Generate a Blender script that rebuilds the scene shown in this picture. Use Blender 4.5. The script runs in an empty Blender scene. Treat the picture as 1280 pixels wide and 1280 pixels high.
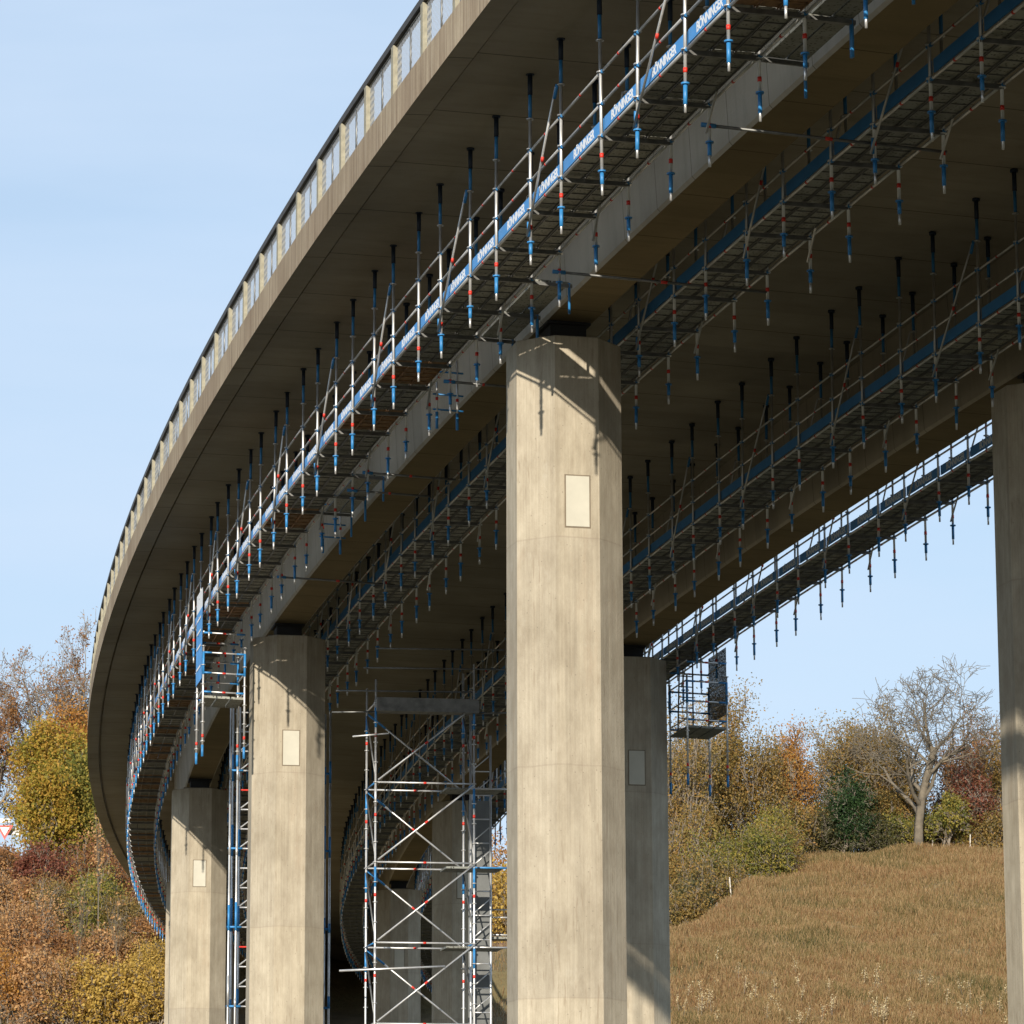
import bpy, math, random
import numpy as np
from mathutils import Vector, Matrix
random.seed(7)
scene = bpy.context.scene
COL = scene.collection
R = math.radians

# ------------------------------------------------------------------ bridge frame (metres, camera at origin)
F_PX, YH, ROLL = 4692.5, 1587.7, -0.0029
X1, Y1, HD, RAD = 0.9256, 65.319, -0.2344, 606.48
SP, HT, GR, SE = 33.4775, 16.326, 0.0051, 0.0357
CX, CY = X1 + RAD*math.cos(HD), Y1 - RAD*math.sin(HD)
GS = 9.21                      # girder spacing


def P(s, off, h=0.0):
    """s along the left girder line, off metres to the left, h above pier-top level"""
    th = HD + s/RAD
    return Vector((CX-(RAD+off)*math.cos(th), CY+(RAD+off)*math.sin(th), HT+GR*s+SE*off+h))


def heading(s):
    return HD + s/RAD


PITCH = math.atan((YH-640)/F_PX)


def zpx(y, D):
    """height seen at picture row y at distance D"""
    return D*math.tan(PITCH-math.atan((y-640)/F_PX))


def px(x, y, D):
    z = zpx(y, D)
    return Vector(((x-640)/F_PX*(D*math.cos(PITCH)+z*math.sin(PITCH)), D, z))


# ------------------------------------------------------------------ object helpers
def tag(o, label=None, cat=None, group=None, kind=None):
    if label: o['label'] = label
    if cat: o['category'] = cat
    if group: o['group'] = group
    if kind: o['kind'] = kind
    return o


def empty(name, loc, rz=0.0, label=None, cat=None, group=None):
    o = bpy.data.objects.new(name, None)
    o.empty_display_size = .3
    o.location = loc
    o.rotation_euler = (0, 0, rz)
    COL.objects.link(o)
    return tag(o, label, cat, group)


def link(name, me, parent=None, M=None):
    o = bpy.data.objects.new(name, me)
    COL.objects.link(o)
    if parent is not None:
        o.parent = parent
        inv = (Matrix.Translation(parent.location) @ Matrix.Rotation(parent.rotation_euler.z, 4, 'Z')).inverted()
        if parent.parent is not None:
            g = parent.parent
            ginv = (Matrix.Translation(g.location) @ Matrix.Rotation(g.rotation_euler.z, 4, 'Z')).inverted()
            inv = parent.matrix_basis.inverted() @ ginv
        o.matrix_basis = inv @ (M if M is not None else Matrix.Identity(4))
    elif M is not None:
        o.matrix_basis = M
    return o


class MB:
    """collects shapes for one mesh"""
    def __init__(self):
        self.v, self.f, self.m, self.uv, self.mats, self.sm = [], [], [], [], [], []

    def mi(self, mat):
        if mat not in self.mats: self.mats.append(mat)
        return self.mats.index(mat)

    def face(self, idx, mat, uv=None, smooth=False):
        self.f.append(tuple(idx)); self.m.append(self.mi(mat)); self.sm.append(smooth)
        self.uv.append(uv or [(0, 0)]*len(idx))

    def box(self, c, size, mat, M=None):
        c = Vector(c); h = Vector(size)/2; n = len(self.v)
        for dx in (-1, 1):
            for dy in (-1, 1):
                for dz in (-1, 1):
                    p = c + Vector((dx*h.x, dy*h.y, dz*h.z))
                    self.v.append(M @ p if M else p)
        for q in ((0, 1, 3, 2), (4, 6, 7, 5), (0, 4, 5, 1), (2, 3, 7, 6), (0, 2, 6, 4), (1, 5, 7, 3)):
            self.face([n+i for i in q], mat)

    def tube(self, a, b, r, mat, r2=None, n=8, caps=True):
        a, b = Vector(a), Vector(b); r2 = r if r2 is None else r2
        d = (b-a)
        if d.length < 1e-6: return
        d.normalize()
        u = d.orthogonal().normalized(); w = d.cross(u); k = len(self.v)
        for p, rr in ((a, r), (b, r2)):
            for i in range(n):
                t = 2*math.pi*i/n
                self.v.append(p + (u*math.cos(t)+w*math.sin(t))*rr)
        for i in range(n):
            j = (i+1) % n
            self.face((k+i, k+j, k+n+j, k+n+i), mat, None, True)
        if caps:
            self.face([k+i for i in range(n)][::-1], mat); self.face([k+n+i for i in range(n)], mat)

    def bar(self, a, b, w, h, mat):
        """rectangular bar from a to b, w wide (horizontal), h high"""
        a, b = Vector(a), Vector(b); d = b-a; L = d.length; d.normalize()
        z = Vector((0, 0, 1))
        if abs(d.z) > .99: z = Vector((0, 1, 0))
        y = z.cross(d).normalized(); z = d.cross(y)
        M = Matrix((d, y, z)).transposed().to_4x4(); M.translation = (a+b)/2
        self.box((0, 0, 0), (L, w, h), mat, M)

    def build(self, name, parent=None, M=None):
        return link(name, self.mesh(name), parent, M)

    def mesh(self, name):
        me = bpy.data.meshes.new(name)
        me.from_pydata([tuple(p) for p in self.v], [], self.f)
        for m in self.mats: me.materials.append(m)
        me.polygons.foreach_set('material_index', self.m)
        me.polygons.foreach_set('use_smooth', self.sm)
        uvl = me.uv_layers.new(name='UVMap')
        flat = [c for f in self.uv for t in f for c in t]
        uvl.data.foreach_set('uv', flat)
        me.update()
        return me


# ------------------------------------------------------------------ materials
def newmat(name):
    m = bpy.data.materials.new(name); m.use_nodes = True
    nt = m.node_tree
    return m, nt, nt.nodes['Principled BSDF']


class N:
    def __init__(self, nt): self.nt = nt

    def node(self, t, **kw):
        n = self.nt.nodes.new(t)
        for k, v in kw.items():
            if k.startswith('i_'):
                n.inputs[k[2:].replace('_', ' ')].default_value = v
            else: setattr(n, k, v)
        return n

    def l(self, a, b): self.nt.links.new(a, b)

    def noise(self, vec, scale, detail=4, rough=.55):
        n = self.node('ShaderNodeTexNoise'); n.inputs['Scale'].default_value = scale
        n.inputs['Detail'].default_value = detail; n.inputs['Roughness'].default_value = rough
        if vec is not None: self.l(vec, n.inputs['Vector'])
        return n.outputs['Fac']

    def mapping(self, vec, scale=(1, 1, 1), loc=(0, 0, 0)):
        n = self.node('ShaderNodeMapping'); n.inputs['Scale'].default_value = scale
        n.inputs['Location'].default_value = loc; self.l(vec, n.inputs['Vector']); return n.outputs[0]

    def ramp(self, fac, stops):
        n = self.node('ShaderNodeValToRGB'); self.l(fac, n.inputs[0])
        e = n.color_ramp.elements
        while len(e) < len(stops): e.new(.5)
        for el, (p, c) in zip(e, stops):
            el.position = p; el.color = (*c, 1) if len(c) == 3 else c
        return n.outputs[0]

    def mix(self, fac, a, b, mode='MIX'):
        n = self.node('ShaderNodeMix'); n.data_type = 'RGBA'; n.blend_type = mode
        for v, s in ((fac, n.inputs[0]), (a, n.inputs[6]), (b, n.inputs[7])):
            if isinstance(v, (int, float)): s.default_value = v
            elif isinstance(v, tuple): s.default_value = (*v, 1)
            else: self.l(v, s)
        return n.outputs[2]

    def math(self, op, a, b=0.0):
        n = self.node('ShaderNodeMath'); n.operation = op
        for v, s in ((a, n.inputs[0]), (b, n.inputs[1])):
            if isinstance(v, (int, float)): s.default_value = v
            else: self.l(v, s)
        return n.outputs[0]

    def bump(self, h, strength=.3, dist=.02):
        n = self.node('ShaderNodeBump'); n.inputs['Strength'].default_value = strength
        n.inputs['Distance'].default_value = dist; self.l(h, n.inputs['Height']); return n.outputs[0]


def plain(name, col, rough=.6, metal=0.0, var=.12, vs=3.0):
    m, nt, b = newmat(name); n = N(nt)
    tc = n.node('ShaderNodeTexCoord').outputs['Object']
    f = n.noise(tc, vs, 3)
    lo = tuple(c*(1-var*1.6) for c in col); hi = tuple(min(1, c*(1+var)) for c in col)
    n.l(n.ramp(f, [(.3, lo), (.7, hi)]), b.inputs['Base Color'])
    b.inputs['Roughness'].default_value = rough; b.inputs['Metallic'].default_value = metal
    return m


def pier_mat():
    m, nt, b = newmat('pier_concrete'); n = N(nt)
    tc = n.node('ShaderNodeTexCoord').outputs['Object']
    big = n.noise(tc, .45, 5, .6)
    base = n.ramp(big, [(.25, (.305, .266, .197)), (.5, (.37, .325, .246)), (.8, (.415, .37, .285))])
    board = n.noise(n.mapping(tc, (9, 9, .12)), 1.3, 3)              # vertical board marks
    base = n.mix(.28, base, n.ramp(board, [(.3, (.38, .38, .38)), (.7, (.64, .64, .64))]), 'OVERLAY')
    fine = n.noise(n.mapping(tc, (34, 34, .25)), 1.0, 2)
    base = n.mix(.30, base, n.ramp(fine, [(.35, (.40, .40, .40)), (.65, (.60, .60, .60))]), 'OVERLAY')
    rough = n.noise(n.mapping(tc, (3.5, 3.5, 1.4)), 1.0, 9, .72)
    base = n.mix(.55, base, n.ramp(rough, [(.35, (.36, .34, .32)), (.65, (.62, .62, .62))]), 'OVERLAY')
    rust = n.noise(n.mapping(tc, (1.6, 1.6, .28), (5, 2, 1)), 1.0, 8, .7)
    base = n.mix(n.ramp(rust, [(.58, (0, 0, 0)), (.72, (.4, .4, .4))]), base, (.33, .245, .165))
    # short vertical formwork dashes
    d = n.noise(n.mapping(tc, (20, 20, 1.9)), 1.0, 2)
    dz = n.noise(n.mapping(tc, (.6, .6, .7)), 1.0, 2)
    dm = n.math('MULTIPLY', n.ramp(d, [(.60, (0, 0, 0)), (.68, (1, 1, 1))]), n.ramp(dz, [(.45, (0, 0, 0)), (.6, (1, 1, 1))]))
    base = n.mix(n.math('MULTIPLY', dm, .6), base, (.25, .20, .14))
    # pour joints every 3.7 m
    sep = n.node('ShaderNodeSeparateXYZ'); n.l(tc, sep.inputs[0])
    zz = n.math('ADD', sep.outputs[2], n.math('MULTIPLY', n.noise(tc, 2.0, 2), .05))
    fr = n.math('ABSOLUTE', n.math('SUBTRACT', n.math('FRACT', n.math('DIVIDE', n.math('ADD', zz, 401.6), 4.0)), .5))
    jo = n.math('LESS_THAN', fr, .0035)
    jh = n.ramp(fr, [(0.0, (1, 1, 1)), (.03, (0, 0, 0))])
    base = n.mix(n.math('MULTIPLY', jo, n.math('MULTIPLY', n.noise(tc, 1.2, 3), .40)), base, (.20, .16, .12))
    base = n.mix(n.math('MULTIPLY', jh, .06), base, (.28, .22, .16))
    wnl = n.node('ShaderNodeTexWhiteNoise'); wnl.noise_dimensions = '1D'
    oi = n.node('ShaderNodeObjectInfo')
    n.l(n.math('ADD', n.math('FLOOR', n.math('DIVIDE', n.math('ADD', zz, 403.6), 4.0)), n.math('MULTIPLY', oi.outputs['Random'], 97)), wnl.inputs['W'])
    base = n.mix(.4, base, n.ramp(wnl.outputs['Value'], [(0, (.44, .44, .45)), (1, (.57, .565, .55))]), 'OVERLAY')
    pores = n.node('ShaderNodeTexVoronoi'); pores.inputs['Scale'].default_value = 7; n.l(tc, pores.inputs['Vector'])
    base = n.mix(n.ramp(pores.outputs['Distance'], [(.06, (.5, .5, .5)), (.10, (0, 0, 0))]), base, (.13, .11, .085))
    # dark stains running down
    st = n.noise(n.mapping(tc, (3.2, 3.2, .30)), 1.1, 6, .7)
    base = n.mix(n.ramp(st, [(.60, (0, 0, 0)), (.78, (.35, .35, .35))]), base, (.21, .18, .135))
    bl = n.noise(n.mapping(tc, (1, 1, .5)), 1.6, 6, .7)
    base = n.mix(n.ramp(bl, [(.60, (0, 0, 0)), (.72, (.35, .35, .35))]), base, (.47, .43, .35))
    n.l(base, b.inputs['Base Color']); b.inputs['Roughness'].default_value = .9
    b.inputs['Specular IOR Level'].default_value = .25
    n.l(n.bump(n.mix(.5, n.noise(tc, 30, 4), n.noise(n.mapping(tc, (8, 8, .2)), 1.5, 3)), .45, .02), b.inputs['Normal'])
    return m


def deck_mat(name, base, dark, jx, streak=False, jw=.006):
    """concrete with joints across the bridge every jx metres of UV u; v across"""
    m, nt, b = newmat(name); n = N(nt)
    uv = n.node('ShaderNodeUVMap').outputs[0]
    tc = n.node('ShaderNodeTexCoord').outputs['Object']
    sep = n.node('ShaderNodeSeparateXYZ'); n.l(uv, sep.inputs[0])
    u = n.math('DIVIDE', n.math('ADD', sep.outputs[0], 400), jx)
    cell = n.math('FLOOR', u)
    wn = n.node('ShaderNodeTexWhiteNoise'); wn.noise_dimensions = '1D'; n.l(cell, wn.inputs['W'])
    nz = n.noise(tc, .35, 6, .62)
    col = n.ramp(nz, [(.3, dark), (.7, base)])
    col = n.mix(.35, col, n.ramp(wn.outputs['Value'], [(0, (.36, .36, .36)), (1, (.62, .61, .6))]), 'OVERLAY')
    if streak:
        s1 = n.noise(n.mapping(uv, (5.5, .25, 1)), 1.0, 6, .7)
        col = n.mix(n.ramp(s1, [(.44, (0, 0, 0)), (.62, (.7, .7, .7))]), col, (.16, .112, .07))
        s2 = n.noise(n.mapping(uv, (9, .2, 1), (31, 3, 0)), 1.0, 4)
        col = n.mix(n.ramp(s2, [(.58, (0, 0, 0)), (.66, (.6, .6, .6))]), col, (.42, .36, .27))
        bigs = n.noise(n.mapping(uv, (.5, .1, 1)), 1.0, 3)
        col = n.mix(n.ramp(bigs, [(.4, (0, 0, 0)), (.7, (.45, .45, .45))]), col, (.19, .13, .085))
    else:
        s1 = n.noise(n.mapping(uv, (3.0, .5, 1)), 1.2, 5, .65)
        col = n.mix(n.ramp(s1, [(.5, (0, 0, 0)), (.75, (.3, .3, .3))]), col, tuple(c*.6 for c in dark))
    fr = n.math('ABSOLUTE', n.math('SUBTRACT', n.math('FRACT', u), .5))
    j = n.math('LESS_THAN', fr, jw)
    col = n.mix(n.math('MULTIPLY', j, .75), col, tuple(c*.25 for c in dark))
    n.l(col, b.inputs['Base Color']); b.inputs['Roughness'].default_value = .92
    b.inputs['Specular IOR Level'].default_value = .2
    n.l(n.bump(n.noise(tc, 12, 5), .3, .02), b.inputs['Normal'])
    return m


M_PIER = pier_mat()
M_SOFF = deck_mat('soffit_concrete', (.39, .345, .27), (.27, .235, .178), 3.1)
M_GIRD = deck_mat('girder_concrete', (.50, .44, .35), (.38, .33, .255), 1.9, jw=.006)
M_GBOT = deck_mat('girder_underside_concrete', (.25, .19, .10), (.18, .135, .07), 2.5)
M_FASC = deck_mat('edge_beam_concrete', (.44, .365, .26), (.30, .235, .16), 12.0, streak=True, jw=.001)
M_PLATE = plain('plate_cover', (.49, .465, .38), .7, 0, .06, 2)
M_PFRAME = plain('plate_joint', (.2, .16, .11), .9)
M_BEAR = plain('bearing_rubber', (.02, .02, .02), .8)
M_STEEL = plain('galvanised_steel', (.66, .655, .64), .40, .62, .18, 2.0)
M_STEELD = plain('weathered_steel', (.20, .20, .19), .5, .7, .2, 5)
M_BLUE = plain('blue_paint', (.035, .22, .50), .45, .0, .12, 4)
M_BLUE_SHADE = plain('shaded_blue_head', (.012, .025, .05), .6, .0, .2, 4)  # jack head blue with the deck's shade put into the colour
M_RED = plain('red_paint', (.62, .035, .02), .5, 0, .05)
M_TOE = plain('toe_board_blue', (.05, .26, .62), .5, 0, .08, 2)
M_WHITE = plain('white_lettering', (.78, .80, .82), .6, 0, .04)
M_BLACK = plain('black_netting', (.03, .035, .04), .8)
M_POST = plain('parapet_post_concrete', (.30, .275, .20), .85, 0, .15, 6)
M_RAIL = plain('handrail_dark', (.055, .05, .045), .7, .2, .2, 2)
M_ASPH = plain('asphalt', (.05, .05, .05), .9)
M_WOOD = plain('scaffold_wood', (.30, .17, .08), .8, 0, .35, 6)
M_POSTW = plain('fence_wood', (.55, .50, .42), .9, 0, .25, 9)
M_ABUT = plain('abutment_concrete', (.20, .17, .13), .9, 0, .3, 1)


def deckplate_mat():
    m, nt, b = newmat('perforated_deck'); n = N(nt)
    tc = n.node('ShaderNodeTexCoord').outputs['Object']
    v = n.node('ShaderNodeTexVoronoi'); v.inputs['Scale'].default_value = 16; n.l(tc, v.inputs['Vector'])
    col = n.ramp(v.outputs['Distance'], [(.22, (.03, .03, .028)), (.34, (.30, .31, .28))])
    nz = n.noise(n.mapping(tc, (.6, 3, 1)), 1.5, 4)
    col = n.mix(n.ramp(nz, [(.35, (0, 0, 0)), (.7, (.7, .7, .7))]), col, (.16, .15, .12))
    oi = n.node('ShaderNodeObjectInfo')
    col = n.mix(.55, col, n.ramp(oi.outputs['Random'], [(0, (.28, .30, .32)), (1, (.62, .60, .55))]), 'OVERLAY')
    n.l(col, b.inputs['Base Color']); b.inputs['Roughness'].default_value = .6; b.inputs['Metallic'].default_value = .4
    return m


def mesh_mat():
    """perforated infill panel of the parapet"""
    m, nt, b = newmat('parapet_mesh'); n = N(nt)
    uv = n.node('ShaderNodeUVMap').outputs[0]
    mp = n.mapping(uv, (1, 1, 1))
    w = n.node('ShaderNodeTexWave'); w.wave_type = 'BANDS'; w.bands_direction = 'DIAGONAL'
    w.inputs['Scale'].default_value = 5.0; w.inputs['Distortion'].default_value = 0
    n.l(mp, w.inputs['Vector'])
    b.inputs['Base Color'].default_value = (.50, .50, .50, 1); b.inputs['Roughness'].default_value = .6
    b.inputs['Metallic'].default_value = .2
    tr = n.node('ShaderNodeBsdfTransparent'); mx = n.node('ShaderNodeMixShader')
    fac = n.ramp(w.outputs['Fac'], [(.40, (.15, .15, .15)), (.62, (.95, .95, .95))])
    n.l(fac, mx.inputs[0]); n.l(tr.outputs[0], mx.inputs[1]); n.l(b.outputs[0], mx.inputs[2])
    n.l(mx.outputs[0], nt.nodes['Material Output'].inputs[0])
    return m


def net_mat(name, col, alpha):
    m, nt, b = newmat(name); n = N(nt)
    tc = n.node('ShaderNodeTexCoord').outputs['Object']
    v = n.node('ShaderNodeTexVoronoi'); v.inputs['Scale'].default_value = 30; n.l(tc, v.inputs['Vector'])
    b.inputs['Base Color'].default_value = (*col, 1); b.inputs['Roughness'].default_value = .8
    tr = n.node('ShaderNodeBsdfTransparent'); mx = n.node('ShaderNodeMixShader')
    n.l(n.ramp(v.outputs['Distance'], [(.2, (alpha*.5,)*3), (.4, (min(1, alpha*1.2),)*3)]), mx.inputs[0])
    n.l(tr.outputs[0], mx.inputs[1]); n.l(b.outputs[0], mx.inputs[2])
    n.l(mx.outputs[0], nt.nodes['Material Output'].inputs[0])
    return m


M_DECKP = deckplate_mat()
M_MESH = mesh_mat()
M_NETD = net_mat('dark_safety_net', (.06, .07, .07), .95)
M_BANNER = plain('blue_banner', (.07, .32, .72), .6, 0, .15, 3)


def leaf_mat(name, cols, trans=.35, bs=.55):
    """cols: list of base colours picked per leaf"""
    m, nt, b = newmat(name); n = N(nt)
    g = n.node('ShaderNodeNewGeometry')
    tc = n.node('ShaderNodeTexCoord').outputs['Object']
    k = len(cols)
    big = n.noise(tc, bs, 4)
    f = n.math('ADD', n.math('MULTIPLY', g.outputs['Random Per Island'], .62), n.math('MULTIPLY', n.math('SUBTRACT', big, .33), 1.1))
    col = n.ramp(f, [((i+.3)/k, c) for i, c in enumerate(cols)])
    n.l(col, b.inputs['Base Color']); b.inputs['Roughness'].default_value = .6
    b.inputs['Specular IOR Level'].default_value = .25
    tl = n.node('ShaderNodeBsdfTranslucent'); n.l(col, tl.inputs[0])
    mx = n.node('ShaderNodeMixShader'); mx.inputs[0].default_value = trans
    n.l(b.outputs[0], mx.inputs[1]); n.l(tl.outputs[0], mx.inputs[2])
    n.l(mx.outputs[0], nt.nodes['Material Output'].inputs[0])
    return m


M_BARK = plain('bark_grey', (.24, .20, .155), .9, 0, .35, 2)
M_BARKP = plain('bark_pale', (.145, .12, .085), .9, 0, .25, 2)
M_BARKD = plain('bark_dark', (.10, .08, .06), .9, 0, .3, 2)
L_GOLD = leaf_mat('leaves_golden_green', [(.11, .13, .022), (.26, .21, .03), (.42, .28, .045), (.40, .22, .04)])
L_GREEN = leaf_mat('leaves_olive_green', [(.07, .09, .02), (.14, .15, .03), (.27, .23, .05), (.36, .27, .05)])
L_ORANGE = leaf_mat('leaves_orange', [(.22, .10, .03), (.40, .19, .045), (.46, .24, .05), (.36, .14, .04)])
L_RUST = leaf_mat('leaves_rust', [(.14, .075, .035), (.27, .125, .045), (.36, .18, .06), (.20, .085, .04)])
L_RED = leaf_mat('leaves_dark_red', [(.11, .035, .025), (.19, .055, .035), (.24, .09, .05), (.14, .09, .04)])
L_TAN = leaf_mat('leaves_tan_brown', [(.20, .10, .04), (.42, .22, .085), (.56, .35, .16), (.32, .145, .05)])
L_YELL = leaf_mat('leaves_yellow', [(.24, .16, .03), (.44, .29, .06), (.58, .40, .10), (.36, .21, .05)])
L_OLIVE = leaf_mat('leaves_olive_tan', [(.10, .085, .028), (.20, .15, .045), (.30, .20, .06), (.36, .20, .055)], .35, .3)
L_IVY = leaf_mat('leaves_ivy', [(.008, .02, .006), (.018, .042, .012), (.035, .07, .02)], .15)
L_DARK = leaf_mat('leaves_dark_thicket', [(.03, .035, .014), (.06, .06, .022), (.10, .085, .03)], .2)
L_GRASS = leaf_mat('grass_blades', [(.065, .072, .02), (.15, .115, .038), (.25, .168, .068), (.37, .255, .125), (.25, .135, .056), (.19, .095, .038)], .3, .13)
L_SEED = leaf_mat('seed_heads', [(.45, .36, .20), (.65, .55, .33), (.35, .22, .08)], .3)

# ------------------------------------------------------------------ terrain
def sstep(a, b, x):
    t = np.clip((x-a)/(b-a), 0, 1); return t*t*(3-2*t)


def tz(x, y):
    x = np.asarray(x, float); y = np.asarray(y, float)
    zs = np.interp(y, [-1e5, 60, 150, 205, 240, 262, 276, 300, 1000, 1e5], [-1.7, -1.7, -.6, 11.6, 21.1, 26.8, 29.8, 30.1, 31.0, 31.0])
    zs = zs + .35*np.sin(x*.21+y*.05)*sstep(150, 220, y) + .25*np.sin(x*.53+1.3)*np.sin(y*.31)*sstep(150, 220, y)
    r = np.hypot(x-CX, y-CY); off = r-RAD
    s = (np.arctan2(y-CY, CX-x)-HD)*RAD
    d = np.abs(off+4.6)
    cap = np.interp(s, [-1e4, 150, 163, 166, 1e4], [11.5, 13.0, 15.2, 20.0, 20.4])
    rise = np.where(s > 160, np.interp(d, [8.5, 16, 20.5, 22.2, 23.7, 25.4, 27.0, 60], [0, .1, .9, 2.1, 4.1, 7.4, 10.8, 30]), np.maximum(0, d-8.5)*.62)
    cap = cap + rise
    on = (s > -500) & (s < 900)
    z = np.where(on, np.minimum(zs, cap), zs)
    return z


def make_ground():
    def axis(lo, hi, step, far):
        a = list(np.arange(lo, hi+.01, step)); e = step
        while a[-1] < far: e *= 1.35; a.append(a[-1]+e)
        e = step
        while a[0] > -far: e *= 1.35; a.insert(0, a[0]-e)
        return np.array(a)
    xs = axis(-70, 70, 1.0, 4000); ys = axis(120, 310, 1.0, 4000)
    X, Y = np.meshgrid(xs, ys); Z = tz(X, Y)
    rng = np.random.default_rng(3)
    Z = Z + rng.normal(0, .05, Z.shape)*sstep(140, 160, Y)*(Y < 320)
    nx, ny = len(xs), len(ys)
    co = np.stack([X, Y, Z], -1).reshape(-1, 3)
    i = np.arange(nx*ny).reshape(ny, nx)
    q = np.stack([i[:-1, :-1], i[:-1, 1:], i[1:, 1:], i[1:, :-1]], -1).reshape(-1, 4)
    me = quads('ground', co, q, smooth=True)
    m, nt, b = newmat('ground_soil_grass'); n = N(nt)
    tc = n.node('ShaderNodeTexCoord').outputs['Object']
    c = n.ramp(n.noise(tc, .12, 6, .65), [(.3, (.085, .08, .03)), (.5, (.15, .115, .05)), (.7, (.22, .15, .075))])
    sepg = n.node('ShaderNodeSeparateXYZ'); n.l(tc, sepg.inputs[0])
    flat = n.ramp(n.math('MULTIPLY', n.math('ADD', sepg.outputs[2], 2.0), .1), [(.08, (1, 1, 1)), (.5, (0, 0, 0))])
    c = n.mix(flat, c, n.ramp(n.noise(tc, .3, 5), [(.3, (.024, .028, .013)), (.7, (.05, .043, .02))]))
    c = n.mix(n.ramp(n.noise(tc, 1.5, 4), [(.4, (0, 0, 0)), (.7, (.6, .6, .6))]), c, (.12, .085, .035))
    n.l(c, b.inputs['Base Color']); b.inputs['Roughness'].default_value = .95
    n.l(n.bump(n.noise(tc, 2.5, 6), .8, .2), b.inputs['Normal'])
    me.materials.append(m)
    o = link('ground', me); tag(o, 'brown autumn hillside and valley floor under the viaduct', None, None, 'structure')


def quads(name, co, q, smooth=False, midx=None):
    me = bpy.data.meshes.new(name)
    co = np.ascontiguousarray(co, np.float32); q = np.ascontiguousarray(q, np.int32)
    me.vertices.add(len(co)); me.vertices.foreach_set('co', co.ravel())
    k = q.shape[1]
    me.loops.add(q.size); me.loops.foreach_set('vertex_index', q.ravel())
    me.polygons.add(len(q)); me.polygons.foreach_set('loop_start', np.arange(0, q.size, k, dtype=np.int32))
    me.polygons.foreach_set('loop_total', np.full(len(q), k, np.int32))
    if midx is not None: me.polygons.foreach_set('material_index', np.asarray(midx, np.int32))
    me.polygons.foreach_set('use_smooth', np.full(len(q), smooth))
    me.update(calc_edges=True)
    return me


# ------------------------------------------------------------------ vegetation
def leaf_quads(cen, size, rng, flat=.0):
    n = len(cen)
    a = rng.normal(size=(n, 3)); a[:, 2] *= (1-flat)
    a /= np.linalg.norm(a, axis=1, keepdims=True)
    b = rng.normal(size=(n, 3)); b -= (b*a).sum(1, keepdims=True)*a; b /= np.linalg.norm(b, axis=1, keepdims=True)
    sz = (size*rng.uniform(.6, 1.3, n))[:, None]
    v = np.stack([cen-a*sz, cen+b*sz*.55, cen+a*sz, cen-b*sz*.55], 1).reshape(-1, 3)
    return v, np.arange(4*n).reshape(n, 4)


def seg_mesh(segs, sides=5):
    """segs: (a,b,ra,rb) -> tube quads"""
    A = np.array([s[0] for s in segs]); B = np.array([s[1] for s in segs])
    ra = np.array([s[2] for s in segs])[:, None]; rb = np.array([s[3] for s in segs])[:, None]
    d = B-A; d /= np.linalg.norm(d, axis=1, keepdims=True)+1e-9
    h = np.where(np.abs(d[:, 2:3]) < .9, np.array([[0, 0, 1.]]), np.array([[1., 0, 0]]))
    u = np.cross(d, h); u /= np.linalg.norm(u, axis=1, keepdims=True); w = np.cross(d, u)
    vs = []
    for base, r in ((A, ra), (B, rb)):
        for i in range(sides):
            t = 2*math.pi*i/sides
            vs.append(base+(u*math.cos(t)+w*math.sin(t))*r)
    v = np.stack(vs, 1).reshape(-1, 3)
    n = len(segs); o = (np.arange(n)*2*sides)[:, None]
    q = np.concatenate([np.concatenate([o+i, o+(i+1) % sides, o+sides+(i+1) % sides, o+sides+i], 1) for i in range(sides)], 0)
    return v, q


def grow(rng, h, r0, levels, spread, n0=7, trunk=.3, lean=(0, 0), up=.25, wob=.16, ratio=.62, kids=(3, 5), minr=.008, kink=None, pct=97):
    """branch skeleton in a unit frame; returns segments and twig points (local coords)"""
    segs, tips = [], []

    def branch(p, d, L, r, lev):
        ns = 4 if lev < 2 else 3
        pts = [p]; q = p.copy(); dd = d.copy(); rr = r
        for i in range(ns):
            dd = dd + rng.normal(0, wob*(.4 if lev == 0 else 1), 3) + np.array([0, 0, up*(.5 if lev < 2 else .25)])/ns
            dd /= np.linalg.norm(dd)
            nq = q+dd*L/ns; nr = max(minr, rr*(1-.42/ns*(1.6 if lev else 1)))
            segs.append((q, nq, rr, nr)); q = nq; rr = nr; pts.append(q)
            if lev >= levels-1: tips.append(q)
        if lev >= levels: return
        k = rng.integers(kids[0], kids[1]+1) if lev else n0
        for j in range(k):
            t = (j+.6+rng.uniform(-.3, .3))/k
            t = trunk+(1-trunk)*t if lev == 0 else .25+.75*t
            t = min(.999, max(0.05, t)); x = t*ns; i = int(x); st = pts[i]+(pts[i+1]-pts[i])*(x-i)
            a = rng.uniform(0, 2*math.pi) if lev else j*2.4+rng.uniform(-.4, .4)
            o = np.cross(dd if lev else d, [math.cos(a), math.sin(a), .3]); o /= np.linalg.norm(o)+1e-9
            sp = spread*(1.15-.55*t if lev == 0 else 1)
            nd = d*math.cos(sp)+o*math.sin(sp) if lev == 0 else dd*math.cos(sp)+o*math.sin(sp)
            f = ratio*(1.15-.45*t) if lev == 0 else ratio*rng.uniform(.75, 1.15)
            branch(st, nd/np.linalg.norm(nd), L*f, max(minr, rr*(.62 if lev else .55) if t > .9 else r*(1-.55*t)*.58), lev+1)

    branch(np.zeros(3), np.array([lean[0], lean[1], 1.0])/math.sqrt(1+lean[0]**2+lean[1]**2), h*.72, r0, 0)
    zmax = np.percentile(np.array(tips)[:, 2], pct)
    k = h/zmax
    segs = [(a*k, b*k, ra, rb) for a, b, ra, rb in segs]
    tips = np.array(tips)*k
    return segs, tips


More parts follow.
